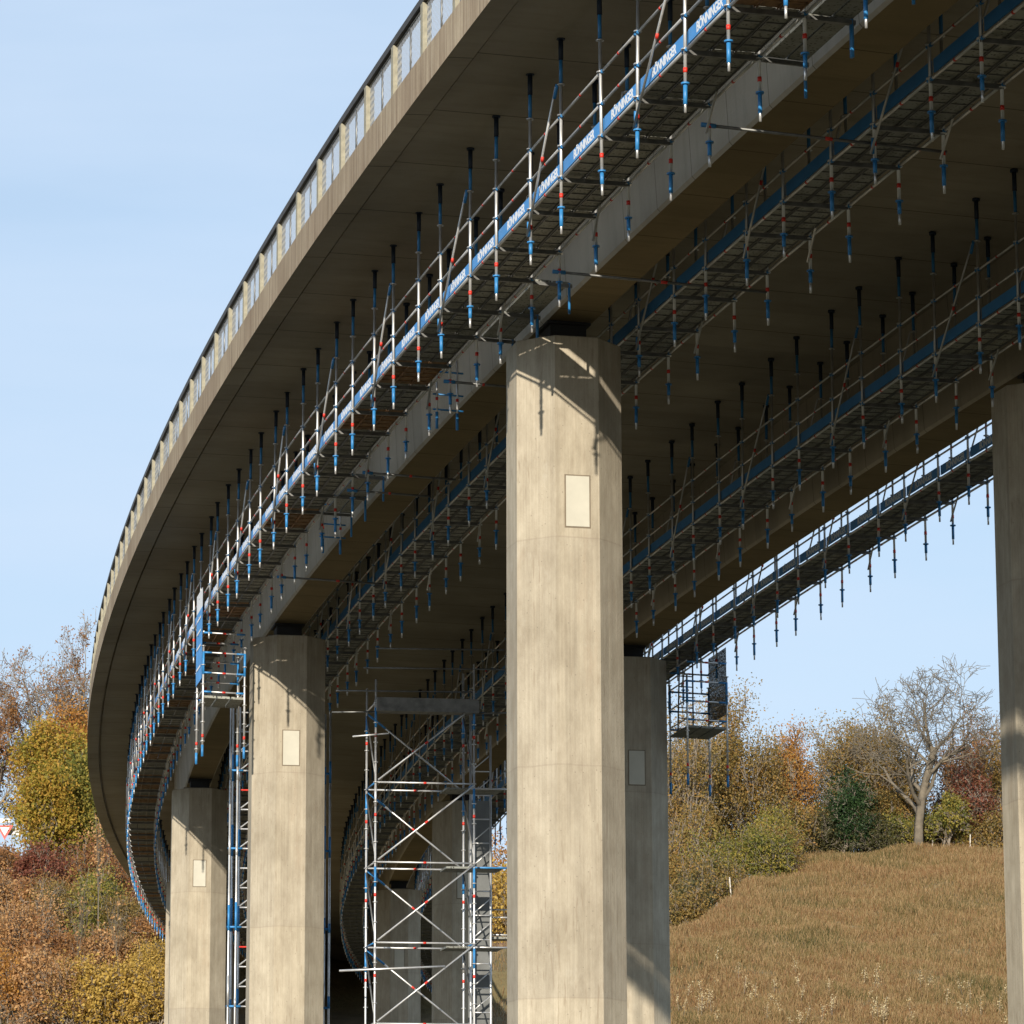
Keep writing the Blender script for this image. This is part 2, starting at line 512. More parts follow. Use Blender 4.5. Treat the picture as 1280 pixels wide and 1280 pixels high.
def plant(name, base, h, seed, leaf=None, nleaf=8000, lsize=.11, width=None, bark=None, levels=4, label='', cat='tree',
          group=None, stems=1, spread=.75, r0=None, n0=8, trunk=.3, fluff=.35, lean=(0, 0), zmin=.0, leaf2=None, f2=None,
          wob=.16, ratio=.62, kids=(3, 5), minr=.010, up=.25, pct=97):
    rng = np.random.default_rng(seed)
    bark = bark or M_BARK
    r0 = r0 or h*.022
    segs, tips = [], []
    for i in range(stems):
        ln = lean if stems == 1 else (lean[0]+rng.normal(0, .32), lean[1]+rng.normal(0, .32))
        hh = h if i == 0 else h*rng.uniform(.65, 1.0)
        sg, tp = grow(rng, hh, r0, levels, spread, n0, trunk, ln, up, wob, ratio, kids, minr, None, pct)
        o = np.array([rng.normal(0, .35), rng.normal(0, .35), -.15]) if stems > 1 else np.array([0, 0, -.2])
        segs += [(a+o, b+o, ra, rb) for a, b, ra, rb in sg]; tips.append(tp+o)
    tips = np.concatenate(tips)
    if width:
        w = np.percentile(np.abs(tips[:, 0]-tips[:, 0].mean()), 96); k = width/2/max(w, .1)
        sc = np.array([k, k, 1.0]); zt = max(h*.25, .5)

        def wr(p):
            f = min(1, max(0, p[2]/zt)); g = 1+(k-1)*f
            return np.array([p[0]*g, p[1]*g, p[2]])
        segs = [(wr(a), wr(b), ra, rb) for a, b, ra, rb in segs]
        tips = np.array([wr(t) for t in tips])
    root = empty(name, base, 0, label, cat, group)
    B = Matrix.Translation(base)
    v, q = seg_mesh(segs, 5)
    me = quads('trunk', v, q, True); me.materials.append(bark)
    link('trunk', me, root, B)
    if leaf and nleaf:
        t = tips[tips[:, 2] > zmin*h]
        # uneven clumps: weight tips by a coarse random field
        key = np.floor(t/(h*.09)).astype(int)
        hsh = (np.abs(key[:, 0]*73856093 ^ key[:, 1]*19349663 ^ key[:, 2]*83492791) % 1000)/1000.
        w = .06+hsh**2.2; w /= w.sum()
        idx = rng.choice(len(t), nleaf, p=w)
        cen = t[idx]+rng.normal(0, fluff*(h*.055+.12), (nleaf, 3))
        cen[:, 2] = np.maximum(cen[:, 2], .05)
        v, q = leaf_quads(cen, lsize, rng)
        mi = None
        if leaf2 is not None:
            zc = cen[:, 2]/h; mi = (f2(cen/h, rng) > rng.uniform(size=nleaf)).astype(int)
        me = quads('crown', v, q, False, mi); me.materials.append(leaf)
        if leaf2 is not None: me.materials.append(leaf2)
        link('crown', me, root, B)
    return root


def at_px(x, D):
    X = (x-640)/F_PX*D
    return Vector((X, D, float(tz(X, D))))


# ------------------------------------------------------------------ bridge
def extrude(mb, sec, s0, s1, ds, mats, close=True, uvs=None, smooth=False):
    ss = np.linspace(s0, s1, int((s1-s0)/ds)+1); k = len(sec); b = len(mb.v)
    for s in ss:
        for (o, h) in sec: mb.v.append(P(s, o, h))
    # cumulative v
    cum = [0]
    for i in range(k):
        a, c = sec[i], sec[(i+1) % k]; cum.append(cum[-1]+math.hypot(a[0]-c[0], a[1]-c[1]))
    for j in range(len(ss)-1):
        for i in range(k if close else k-1):
            i2 = (i+1) % k
            a = b+j*k
            mb.face((a+i, a+i2, a+k+i2, a+k+i), mats[i], [(ss[j], cum[i]), (ss[j], cum[i+1]), (ss[j+1], cum[i+1]), (ss[j+1], cum[i])])
    if close:
        mb.face([b+i for i in range(k)][::-1], mats[0]); mb.face([b+(len(ss)-1)*k+i for i in range(k)], mats[0])


S0, S1 = -66.0, 166.0
WO, WR = 3.92, -12.35
bridge = empty('road_bridge', P(0, -4.6, .25), 0, 'long curved concrete road viaduct deck with twin girders crossing overhead', 'bridge')

mb = MB()
sec = [(WO, 3.0), (WO, 2.37), (WO-.42, 2.40), (WO-.43, 2.56), (WO-.49, 2.56), (WO-.50, 2.50), (.56, 2.56), (-.60, 2.56), (-8.65, 2.56), (-9.81, 2.56),
       (WR+.46, 2.50), (WR+.42, 2.40), (WR, 2.37), (WR, 3.0)]
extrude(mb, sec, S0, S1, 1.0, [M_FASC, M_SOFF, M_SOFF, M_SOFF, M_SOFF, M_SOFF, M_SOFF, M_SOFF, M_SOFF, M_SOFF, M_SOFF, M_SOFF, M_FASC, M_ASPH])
mb.build('deck_slab', bridge)
for o0 in (0, -GS):
    mb = MB()
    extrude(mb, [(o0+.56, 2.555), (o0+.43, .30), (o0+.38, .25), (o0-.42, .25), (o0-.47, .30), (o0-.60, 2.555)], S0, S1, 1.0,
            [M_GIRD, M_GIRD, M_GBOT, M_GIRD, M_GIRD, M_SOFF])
    mb.build('girder', bridge)
# parapet: posts, handrail, infill
pr = 3.80
k = 0
s = -5.8-2.3*12
posts = []
while s < S1-1: posts.append(s); s += 2.3
mbr = MB(); extrude(mbr, [(pr+.07, 4.08), (pr+.07, 3.96), (pr-.09, 3.96), (pr-.09, 4.08)], S0, S1, 1.0, [M_RAIL]*4)
mbr.build('handrail', bridge)
pm = MB(); pm.box((0, 0, .475), (.17, .15, .95), M_POST); pmesh = pm.mesh('parapet_post')
for i, s in enumerate(posts):
    M = Matrix.Translation(P(s, pr, 3.0)) @ Matrix.Rotation(-heading(s)+math.pi/2, 4, 'Z')
    link('parapet_post', pmesh, bridge, M)
    if i+1 < len(posts):
        a, b = P(s+.09, pr, 3.04), P(posts[i+1]-.09, pr, 3.04)
        up = Vector((0, 0, .90)); q = MB(); q.v = [a, b, b+up, a+up]
        L = (b-a).length
        q.face((0, 1, 2, 3), M_MESH, [(s, 0), (s+L, 0), (s+L, .9), (s, .9)])
        q.tube(a, b, .018, M_STEELD, n=5); q.tube(a+up, b+up, .018, M_STEELD, n=5)
        mdl = (a+b)/2; q.tube(mdl, mdl+up, .02, M_STEELD, n=5)
        q.build('railing_panel', bridge)
# right-hand parapet (plain rail)
mbr = MB(); extrude(mbr, [(WR+.2, 4.08), (WR+.2, 3.96), (WR+.05, 3.96), (WR+.05, 4.08)], S0, S1, 2.0, [M_RAIL]*4)
mbr.build('handrail', bridge)

# piers
AF, SIDE = .955, .79   # half across flats, side
PL = {(0, 0): 'big sunlit octagonal concrete pier in the middle of the view with pale plate',
      (1, 0): 'second outer row concrete pier, with a lattice ladder tower against its left side',
      (2, 0): 'leftmost visible concrete pier, third of the outer row, beside the autumn bushes',
      (0, 1): 'concrete pier at the right edge of the view, nearest of the inner row',
      (1, 1): 'shaded inner row pier directly behind the big central pier, beside the grassy hill',
      (2, 1): 'shaded inner row pier behind the crossed tower, hiding its plate behind scaffold legs',
      (3, 1): 'distant shaded inner row pier with a small pale plate, seen through the crossed scaffold tower',
      (3, 0): 'fourth outer row pier, hidden behind the leftmost visible pier',
      (4, 0): 'fifth outer row pier far along the curve', (4, 1): 'fifth inner row pier far along the curve',
      (-1, 0): 'outer row pier standing just outside the view at the near end', (-1, 1): 'inner row pier outside the view at the near end'}
for (i, j), lab in PL.items():
    s = i*SP; top = P(s, -j*GS, -.155)
    gz = float(tz(top.x, top.y))
    h = top.z-gz+.6
    root = empty('bridge_pier', Vector((top.x, top.y, top.z)), 0, lab, 'pier', 'octagonal concrete piers of the viaduct')
    th = heading(s)
    Rm = Matrix.Translation(top) @ Matrix.Rotation(-th, 4, 'Z')     # local +y along the road
    c = SIDE/2
    ring = [(c, -AF), (AF, -c), (AF, c), (c, AF), (-c, AF), (-AF, c), (-AF, -c), (-c, -AF)]
    mb = MB()
    zs = [-h, -.02, 0]
    scl = [1.0+.0012*h, 1.0, .985]
    for z, k in zip(zs, scl):
        for (x, y) in ring: mb.v.append(Vector((x*k, y*k, z)))
    for lv in range(2):
        for q in range(8):
            r = (q+1) % 8
            mb.face((lv*8+q, lv*8+r, lv*8+8+r, lv*8+8+q), M_PIER)
    mb.face(list(range(16, 24)), M_PIER)
    mb.build('column', root, Rm)
    mb = MB(); mb.box((0, 0, .03), (1.15, 1.2, .06), M_ABUT); mb.box((0, 0, .23), (.66, .75, .34), M_BEAR); mb.box((0, 0, .37), (.8, .9, .05), M_BEAR)
    mb.build('bearing', root, Rm)
    mb = MB()
    mb.box((0, -AF-.004, -2.98), (.47, .012, .95), M_PFRAME); mb.box((0, -AF-.010, -2.98), (.42, .016, .90), M_PLATE)
    mb.build('cover_plate', root, Rm)

# abutment
mb = MB()
for a, b2, h0, h1 in ((4.6, -13.2, -9, 2.9),):
    pts = [(a, h0), (a, h1), (b2, h1), (b2, h0)]
    for s in (166.02, 168.2):
        for o, h in pts: mb.v.append(P(s, o, h))
    for q in ((0, 1, 2, 3), (4, 7, 6, 5), (0, 4, 5, 1), (1, 5, 6, 2), (2, 6, 7, 3), (3, 7, 4, 0)): mb.face(q, M_ABUT)
ab = mb.build('bridge_abutment'); tag(ab, 'dark concrete abutment wall closing the far end under the deck', 'abutment')

# ------------------------------------------------------------------ scaffold runs
stations = []
s = -17.3-4.2*2
while s < 160:
    stations += [s, s+1.9]; s += 4.2
ZL = .27


def pole_mesh(var, outer=True):
    b = MB(); r = .026
    lo = -.5 if var == 0 else -.55
    b.tube((0, 0, lo), (0, 0, 1.5 if var == 0 else 1.62), r, M_STEEL, n=8)
    b.tube((0, 0, lo-.012), (0, 0, lo+.012), .062, M_BLUE, n=10)
    b.tube((0, 0, lo-.30 if var == 0 else lo-.20), (0, 0, lo-.012), .031, M_BLUE, n=8)
    b.tube((0, 0, -.92), (0, 0, lo-.19), .02, M_STEEL, n=8)
    b.tube((0, 0, -.34), (0, 0, -.27), .032, M_RED, n=8)
    for z in (0, .5, 1.0, 1.5): b.tube((0, 0, z-.012), (0, 0, z+.006), .062, M_STEEL, n=10)
    b.tube((0, 0, 1.5), (0, 0, 1.93), .030, M_BLUE, n=8)
    b.tube((0, 0, 1.9), (0, 0, 2.235), .040, M_BLUE_SHADE, n=8)
    b.tube((0, 0, 2.235), (0, 0, 2.285), .07, M_BLUE_SHADE, n=8)
    return b.mesh('scaffold_pole')


POLES = [pole_mesh(0), pole_mesh(1)]
CACHE = {}


def bay_parts(L, sg, wood=False):
    """meshes for one bay; x along the bay 0..L, y outward*sg, z up from ledger"""
    key = (round(L, 2), sg, wood)
    if key in CACHE: return CACHE[key]
    o = .54*sg; out = {}
    def rail(y, z, r=.021, red=True, nm='rail'):
        b = MB(); b.tube((.05, y, z), (L-.05, y, z), r, M_STEEL, n=6)
        for x in (.06, L-.06): b.tube((x-.035, y, z), (x+.035, y, z), .03, M_BLUE if nm != 'rail' else M_STEEL, n=6)
        if red: b.tube((L/2-.03, y, z), (L/2+.03, y, z), r+.003, M_RED, n=6)
        return b.mesh(nm)
    out['guard_rail'] = [rail(o, .5, nm='guard_rail'), rail(o, 1.0, nm='guard_rail')]
    out['ledger'] = [rail(o, 0, .024, nm='ledger'), rail(-o, 0, .024, nm='ledger')]
    b = MB(); mt = M_WOOD if wood else M_DECKP
    for i in range(3):
        y = (-.33+.33*i)*1.0
        b.box((L/2, y, .065), (L-.04, .30, .015), mt)
        for yy in (y-.148, y+.148): b.box((L/2, yy, .045), (L-.04, .012, .035), M_STEELD if not wood else M_WOOD)
        for x in np.linspace(.3, L-.3, 5): b.box((x, y, .05), (.03, .28, .016), M_STEELD if not wood else M_WOOD)
    out['deck_board'] = [b.mesh('deck_board')]
    b = MB(); b.box((L/2, o-.045*sg, .195), (L-.10, .025, .20), M_TOE); out['toe_board'] = [b.mesh('toe_board')]
    b = MB(); b.tube((L, o+.06*sg, -.42), (.08, o+.06*sg, 1.5), .021, M_STEEL, n=6)
    b.tube((L*.5-.01, o+.06*sg, .54), (L*.5-.05, o+.06*sg, .60), .027, M_RED, n=6)
    b.tube((L, o+.03*sg, -.42), (L-.10, o+.06*sg, -.21), .030, M_BLUE, n=6)
    b.tube((.16, o+.06*sg, 1.33), (.06, o+.04*sg, 1.54), .030, M_BLUE, n=6)
    out['brace'] = [b.mesh('brace')]
    b = MB(); b.tube((L, -o+.05*sg, -.42), (.08, -o+.05*sg, 1.5), .021, M_STEEL, n=6); out['brace_in'] = [b.mesh('brace')]
    CACHE[key] = out
    return out


tr_mesh = MB(); tr_mesh.bar((0, -.56, -.03), (0, .56, -.03), .05, .07, M_STEELD); tr_mesh = tr_mesh.mesh('transom')

# lettering for the toe boards (one mesh, shared)
cu = bpy.data.curves.new('lettering', 'FONT'); cu.body = 'BÖNNINGER'; cu.size = .205; cu.align_x = 'CENTER'; cu.align_y = 'CENTER'
cu.offset = .006; cu.extrude = .001; cu.space_character = .96
_t = bpy.data.objects.new('tmp', cu); COL.objects.link(_t)
bpy.context.view_layer.update()
TXT = bpy.data.meshes.new_from_object(_t.evaluated_get(bpy.context.evaluated_depsgraph_get()))
TXT.materials.clear(); TXT.materials.append(M_WHITE)
bpy.data.objects.remove(_t)

RUNS = [(1.27, 2.35, 'blue and silver hanging scaffold along the sunlit outer side of the near girder', -1),
        (-1.27, -2.35, 'shaded hanging scaffold along the inner side of the near girder', 1),
        (-7.94, -6.86, 'dark hanging scaffold between the girders, along the left side of the far girder', -1),
        (-10.48, -11.56, 'backlit hanging scaffold on the far side, seen against the sky beyond the inner piers', 1)]
NIND = 50


def joined(name, parent, items):
    """far repeats of a part as one mesh"""
    b = MB()
    for me, M in items:
        n = len(b.v); b.v += [M @ v.co for v in me.vertices]
        for p in me.polygons:
            b.face([n+i for i in p.vertices], me.materials[p.material_index], None, p.use_smooth)
    o = b.build(name, parent); o['kind'] = 'stuff'
    return o


wood_bays = {(0, 3), (0, 14), (0, 16), (0, 21), (0, 27), (2, 9)}
wood_bays = wood_bays | {(0, k) for k in range(29, 90, 3)} | {(0, k) for k in range(30, 90, 5)}
for ri, (oi, oo, lab, sgn) in enumerate(RUNS):
    sg = 1       # guards stand on the left (camera) side of every run; y-local: left of travel is +
    root = empty('hanging_scaffold', P(8, (oi+oo)/2, ZL), 0, lab, 'scaffold', 'scaffolds hung under the viaduct deck')
    far = {}
    k0 = 0
    for k, s in enumerate(stations):
        items = []
        for off in (oo, oi):
            ptop = P(s, off, ZL); ptop.z = P(s, off, ZL).z
            items.append(('scaffold_pole', POLES[(k+(0 if off == oo else 1)) % 2 if k % 5 else 0], Matrix.Translation(ptop+Vector((0, 0, random.uniform(-.02, .015)))) @ Matrix.Rotation(random.gauss(0, .005), 4, 'X') @ Matrix.Rotation(random.gauss(0, .005), 4, 'Y') @ Matrix.Rotation(random.uniform(0, 3), 4, 'Z')))
        th = heading(s)
        Mt = Matrix.Translation(P(s, (oi+oo)/2, ZL)) @ Matrix.Rotation(-th+math.pi/2, 4, 'Z')
        items.append(('transom', tr_mesh, Mt))
        if k+1 < len(stations):
            a, b = P(s, (oi+oo)/2, ZL), P(stations[k+1], (oi+oo)/2, ZL)
            d = b-a; L0 = round(stations[k+1]-s, 1); sc = d.length/L0
            ang = math.atan2(d.y, d.x); M = Matrix.Translation(a) @ Matrix.Rotation(ang, 4, 'Z') @ Matrix.Diagonal((sc, 1, 1, 1))
            bp = bay_parts(L0, sg, (ri, k) in wood_bays)
            for nm in ('guard_rail', 'ledger', 'deck_board', 'toe_board'):
                for me in bp[nm]: items.append((nm, me, M))
            if (k-2) % 3 == 0:
                items.append(('brace', bp['brace'][0], M)); items.append(('brace', bp['brace_in'][0], M))
        for nm, me, M in items:
            if k < NIND-(0 if nm != 'scaffold_pole' else 0):
                o = link(nm, me, root, M)
                if nm == 'toe_board' and ri in (0, 3) and k < 34:
                    T = Matrix.Translation((L0/2-.05, (.54*sg-.045*sg)+.0145*sg, .195))
                    Rt = Matrix.Rotation(math.pi/2, 4, 'X')
                    if sg > 0: Rt = Matrix.Rotation(math.pi, 4, 'Z') @ Rt
                    link('lettering', TXT, o, M @ T @ Rt)
            else: far.setdefault(nm, []).append((me, M))
    for nm, it in far.items(): joined(nm, root, it)
    if ri == 0:
        # tubes tying the run to the one beyond the girder
        for s, z, o1, o2 in ((-13.0, -.16, 1.27, -2.4), (-4.8, -.2, 1.27, -2.35), (3.7, -.16, 1.27, -.1), (12.0, -.2, 1.27, -.6), (14.0, -.2, 1.27, -.4), (24.5, -.2, 1.27, -1.5)):
            s = min(stations, key=lambda q: abs(q-s))
            b = MB(); a1, a2 = P(s, o1+.12, ZL+z-.14), P(s, o2, ZL+z-.14)
            b.tube(a1, a2, .024, M_STEELD, n=6); mm = a1.lerp(a2, .5); b.tube(mm, a1.lerp(a2, .53), .028, M_RED, n=6)
            b.tube(P(s, o1+.12, ZL+z-.14), P(s, o1-.1, ZL+z-.14), .035, M_BLUE, n=6)
            b.build('tie_tube', root)
        # bracket platforms filling the gap to the girder
        for kk in (3, 4, 11, 12, 19, 20):
            s0, s1 = stations[kk]+.05, stations[kk+1]-.05
            b = MB()
            for o1, o2 in ((.60, .88), (.91, 1.19)):
                k = len(b.v); b.v += [P(s0, o1, ZL+.05), P(s1, o1, ZL+.05), P(s1, o2, ZL+.05), P(s0, o2, ZL+.05)]
                b.v += [P(s0, o1, ZL+.01), P(s1, o1, ZL+.01), P(s1, o2, ZL+.01), P(s0, o2, ZL+.01)]
                for q in ((0, 1, 2, 3), (4, 7, 6, 5), (0, 4, 5, 1), (1, 5, 6, 2), (2, 6, 7, 3), (3, 7, 4, 0)): b.face([k+i for i in q], M_DECKP)
            for s in (s0-.03, s1+.03):
                b.bar(P(s, .55, ZL-.03), P(s, 1.24, ZL-.03), .04, .06, M_STEELD)
                b.tube(P(s, .6, ZL-.52), P(s, .6, ZL+.02), .024, M_BLUE, n=6)
            b.build('bracket_platform', root)
        # small handling frames near the piers
        for s in (5.6, 19.0):
            b = MB()
            for o in (.72, 1.12):
                b.tube(P(s, o, ZL-.75), P(s, o, ZL+.6), .022, M_STEEL, n=6); b.tube(P(s, o, ZL-.78), P(s, o, ZL-.45), .03, M_BLUE, n=6)
                b.tube(P(s, o, ZL-.22), P(s, o, ZL-.16), .03, M_RED, n=6)
            for z in (-.4, -.1, .35): b.tube(P(s, .6, ZL+z), P(s, 1.2, ZL+z), .018, M_BLUE, n=6)
            b.build('side_frame', root)


# ------------------------------------------------------------------ access cages beside the second piers
def cage(oi, oo, s0, s1, depth, lab, lad, net, banner):
    root = empty('access_cage', P((s0+s1)/2, (oi+oo)/2, ZL-depth), 0, lab, 'scaffold cage', 'access cages hung below the scaffold by the second piers')
    for s in (s0, s1):
        for o in (oi, oo):
            b = MB(); a = P(s, o, ZL-.9); c = P(s, o, ZL-depth-1.6)
            b.tube(a, c+Vector((0, 0, .28)), .027, M_STEEL, n=8); b.tube(c, c+Vector((0, 0, .3)), .034, M_BLUE, n=8)
            b.tube(c+Vector((0, 0, .5)), c+Vector((0, 0, .58)), .033, M_RED, n=8)
            b.tube(a+Vector((0, 0, -.15)), a+Vector((0, 0, -.75)), .033, M_BLUE, n=8)
            z = 0
            while z < depth+.4: b.tube(a+Vector((0, 0, -z-.01)), a+Vector((0, 0, -z+.01)), .06, M_STEEL, n=8); z += .5
            b.build('scaffold_pole', root)
    for z in (-.55, -1.07, -1.6, -2.1):
        if -z > depth: continue
        for s in (s0, s1):
            b = MB(); b.tube(P(s, oi, ZL+z), P(s, oo, ZL+z), .023, M_STEEL, n=6)
            a, c = P(s, oi, ZL+z), P(s, oo, ZL+z)
            b.tube(a.lerp(c, .46), a.lerp(c, .54), .027, M_RED, n=6)
            b.tube(a, a.lerp(c, .2), .027, M_BLUE, n=6); b.tube(a.lerp(c, .8), c, .027, M_BLUE, n=6)
            b.build('guard_rail', root)
        b = MB(); b.tube(P(s0, oi, ZL+z+.03), P(s1, oi, ZL+z+.03), .022, M_STEEL, n=6); b.build('guard_rail', root)
        b = MB(); b.tube(P(s0, oo, ZL+z+.03), P(s1, oo, ZL+z+.03), .022, M_STEEL, n=6); b.build('guard_rail', root)
    b = MB(); z = ZL-depth
    for i in range(3):
        a, c = oi+(oo-oi)*(i/3+.02), oi+(oo-oi)*((i+1)/3-.02); k = len(b.v)
        b.v += [P(s0, a, z), P(s1, a, z), P(s1, c, z), P(s0, c, z), P(s0, a, z-.06), P(s1, a, z-.06), P(s1, c, z-.06), P(s0, c, z-.06)]
        for q in ((0, 1, 2, 3), (4, 7, 6, 5), (0, 4, 5, 1), (1, 5, 6, 2), (2, 6, 7, 3), (3, 7, 4, 0)): b.face([k+i for i in q], M_DECKP)
    b.build('deck_board', root)
    if lad:
        b = MB(); t = .32
        A = P(s1-.35, oi+(oo-oi)*t, z); B_ = P(s1-.55, oi+(oo-oi)*t, ZL+.3)
        w = (P(s0, oo, 0)-P(s0, oi, 0)).normalized()*.17
        for sgn in (-1, 1): b.tube(A+w*sgn*1.25, B_+w*sgn, .022, M_STEELD, n=6)
        for i in range(9):
            q = A.lerp(B_, (i+.5)/9); b.tube(q-w*1.15, q+w*1.15, .016, M_STEELD, n=6)
        b.build('ladder', root)
    if net:
        b = MB(); k = 0
        b.v += [P(s0, oo+.0, z+.35), P(s1, oo, z+.35), P(s1, oo, ZL-.1), P(s0, oo, ZL-.1)]
        b.face((0, 1, 2, 3), M_NETD); b.build('safety_net', root)
    if banner:
        b = MB()
        q = oo+.04
        b.v += [P(s0, q, z+.45), P(s1, q, z+.45), P(s1, q, ZL+.15), P(s0, q, ZL+.15)]; b.face((0, 1, 2, 3), M_BANNER)
        b.v += [P(s0, q, ZL+.15), P(s1, q, ZL+.15), P(s1, q, ZL+.65), P(s0, q, ZL+.65)]; b.face((4, 5, 6, 7), M_WHITE)
        q += .01
        for zz in (z+.8, z+1.35, z+1.75, z+2.1):
            k = len(b.v); b.v += [P(s0+.3, q, zz), P(s1-.2, q, zz), P(s1-.2, q, zz+.06), P(s0+.3, q, zz+.06)]
            b.face((k, k+1, k+2, k+3), M_WHITE)
        b.build('banner', root)


cage(1.27, 2.35, 32.2, 33.8, 2.2, 'silver and blue access cage with blue banner hanging left of the second pier', False, False, True)
cage(-10.48, -11.56, 32.0, 34.1, 2.25, 'dark access cage with ladder and netting hanging right of the shaded pier', True, True, False)


# ------------------------------------------------------------------ towers
def frame_tower(name, O, ang, w, d, z0, z1, lift, lab, grp=None, diag=True, dbl=False, blue=.28):
    """O = front-left leg foot; ang = rotation about z; w along local x, d along local y"""
    root = empty(name, Vector((O.x, O.y, z0)), 0, lab, 'scaffold tower', grp)
    M0 = Matrix.Translation((O.x, O.y, 0)) @ Matrix.Rotation(ang, 4, 'Z')
    def V(x, y, z): return M0 @ Vector((x, y, z))
    for x in (0, w):
        for y in (0, d):
            b = MB(); zt = z1+(.6 if x == 0 else 1.05)
            b.tube(V(x, y, z0), V(x, y, zt), .026, M_STEEL, n=8)
            z = z1; i = 0
            while z > z0+.3:
                b.tube(V(x, y, z-.12), V(x, y, z-.62), .030, M_BLUE if i % 2 == 0 or random.random() < .4 else M_STEEL, n=8)
                b.tube(V(x, y, z-.78), V(x, y, z-.86), .032, M_RED, n=8)
                for q in (0, .5, 1.0, 1.5): b.tube(V(x, y, z-q-.01), V(x, y, z-q+.01), .06, M_STEEL, n=8)
                z -= lift; i += 1
            b.build('tower_leg', root)
    z = z1; lv = 0
    while z > z0+.3:
        for y in (0, d):
            b = MB(); a, c = V(0, y, z), V(w, y, z); b.tube(a, c, .024, M_STEEL, n=6); b.tube(a.lerp(c, .485), a.lerp(c, .515), .028, M_RED, n=6)
            b.build('ledger', root)
        for x in (0, w):
            b = MB(); b.tube(V(x, 0, z), V(x, d, z), .024, M_BLUE if lv % 2 else M_STEEL, n=6); b.build('ledger', root)
        if diag and z-lift > z0-1:
            for y, (xa, xb) in ((0, (0, w)), (d, (w, 0))):
                b = MB(); yy = y-.06 if y == 0 else y+.06
                a, c = V(xa+(.06 if xa == 0 else -.06), yy, z-lift+.05), V(xb, yy, z-.03)
                b.tube(a, c, .024, M_STEEL, n=6); b.tube(a.lerp(c, .485), a.lerp(c, .515), .028, M_RED, n=6)
                if y > 0: b.tube(a.lerp(c, .8), c, .028, M_BLUE, n=6)
                b.build('brace', root)
            for x in (0, w):
                b = MB(); b.tube(V(x, 0, z-lift+.1), V(x, d, z-.1), .021, M_STEELD, n=6); b.build('brace', root)
        z -= lift; lv += 1
    return root, V


# crossed tower in the middle of the view
D0 = 93.4
zb = -1.6
O = px(468.5, 977, D0)
zt = O.z
root, V = frame_tower('scaffold_tower', O, math.radians(10.5), 2.50, 1.57, zb, zt+2.0, 2.0,
                      'tall silver scaffold tower with crossed braces standing between the second and central piers')
b = MB()
b.bar(V(0, .05, zt+1.95), V(2.6, .05, zt+1.95), .5, .34, M_STEELD); b.build('box_beam', root)
for q, x0, x1 in ((2.3, -1.0, 2.6), (2.9, -.3, 3.4), (3.4, 0, 3.3), (1.8, 2.5, 3.6), (.55+1.2, -1.1, .3)):
    b = MB(); b.tube(V(x0, .1, zt+q), V(x1, .1, zt+q+.05), .022, M_STEELD, n=6); b.build('ledger', root)
b = MB(); b.tube(V(-.9, -.1, zt-4.72), V(1.75, -.1, zt-4.58), .028, M_STEEL, n=6); b.build('tie_tube', root)
b = MB(); b.tube(V(-.6, -.1, zt+1.12), V(.32, -.1, zt+1.22), .022, M_STEEL, n=6); b.build('tie_tube', root)
for lv in (0, 1, 2, 3):
    b = MB(); z = zt-2*lv-.04
    b.bar(V(1.9, 1.1, z), V(3.35, 1.1, z), .95, .05, M_DECKP)
    b.tube(V(2.5, .6, z), V(3.45, .6, z), .024, M_BLUE if lv == 1 else M_STEEL, n=6); b.build('deck_board', root)

# aluminium stair frame to the right of the crossed tower
O2 = px(586.5, 1278, 96.6)
root2 = empty('stair_frame', Vector((O2.x, O2.y, zb)), 0, 'narrow aluminium stair lattice with grey sheeting, right of the crossed tower', 'stair tower')
M2 = Matrix.Translation((O2.x, O2.y, 0)) @ Matrix.Rotation(math.radians(9), 4, 'Z')
W2 = .52
for y in (0,):
    for x in (0, W2):
        b = MB(); b.tube(M2 @ Vector((x, y, zb)), M2 @ Vector((x, y, 13.6 if x else 14.2)), .028, M_STEEL, n=8); b.build('tower_leg', root2)
z = zb
while z < 13.2:
    for y in (0,):
        b = MB(); b.tube(M2 @ Vector((0, y, z)), M2 @ Vector((W2, y, z)), .020, M_STEEL, n=6)
        if int(z/.62) % 3: b.tube(M2 @ Vector((.02, y, z)), M2 @ Vector((W2-.02, y, z+.42)), .018, M_STEEL, n=6)
        b.build('rung', root2)
    z += .62
b = MB(); b.box((W2/2+.05, .42, 5.2), (.62, .02, 13.5), plain('grey_sheet', (.13, .135, .13), .7), M2); b.build('sheeting', root2)
b = MB()
for z in (5.05, 8.5, 8.95, 9.15):
    b.tube(M2 @ Vector((W2, .6, z)), M2 @ Vector((1.35, .6, z)), .022, M_STEEL, n=6)
for x in (1.3,): b.tube(M2 @ Vector((x, .6, zb)), M2 @ Vector((x, .6, 9.8)), .022, M_STEEL, n=6)
b.bar(M2 @ Vector((W2, .6, 8.4)), M2 @ Vector((1.4, .6, 8.4)), .6, .06, M_DECKP)
b.build('landing', root2)

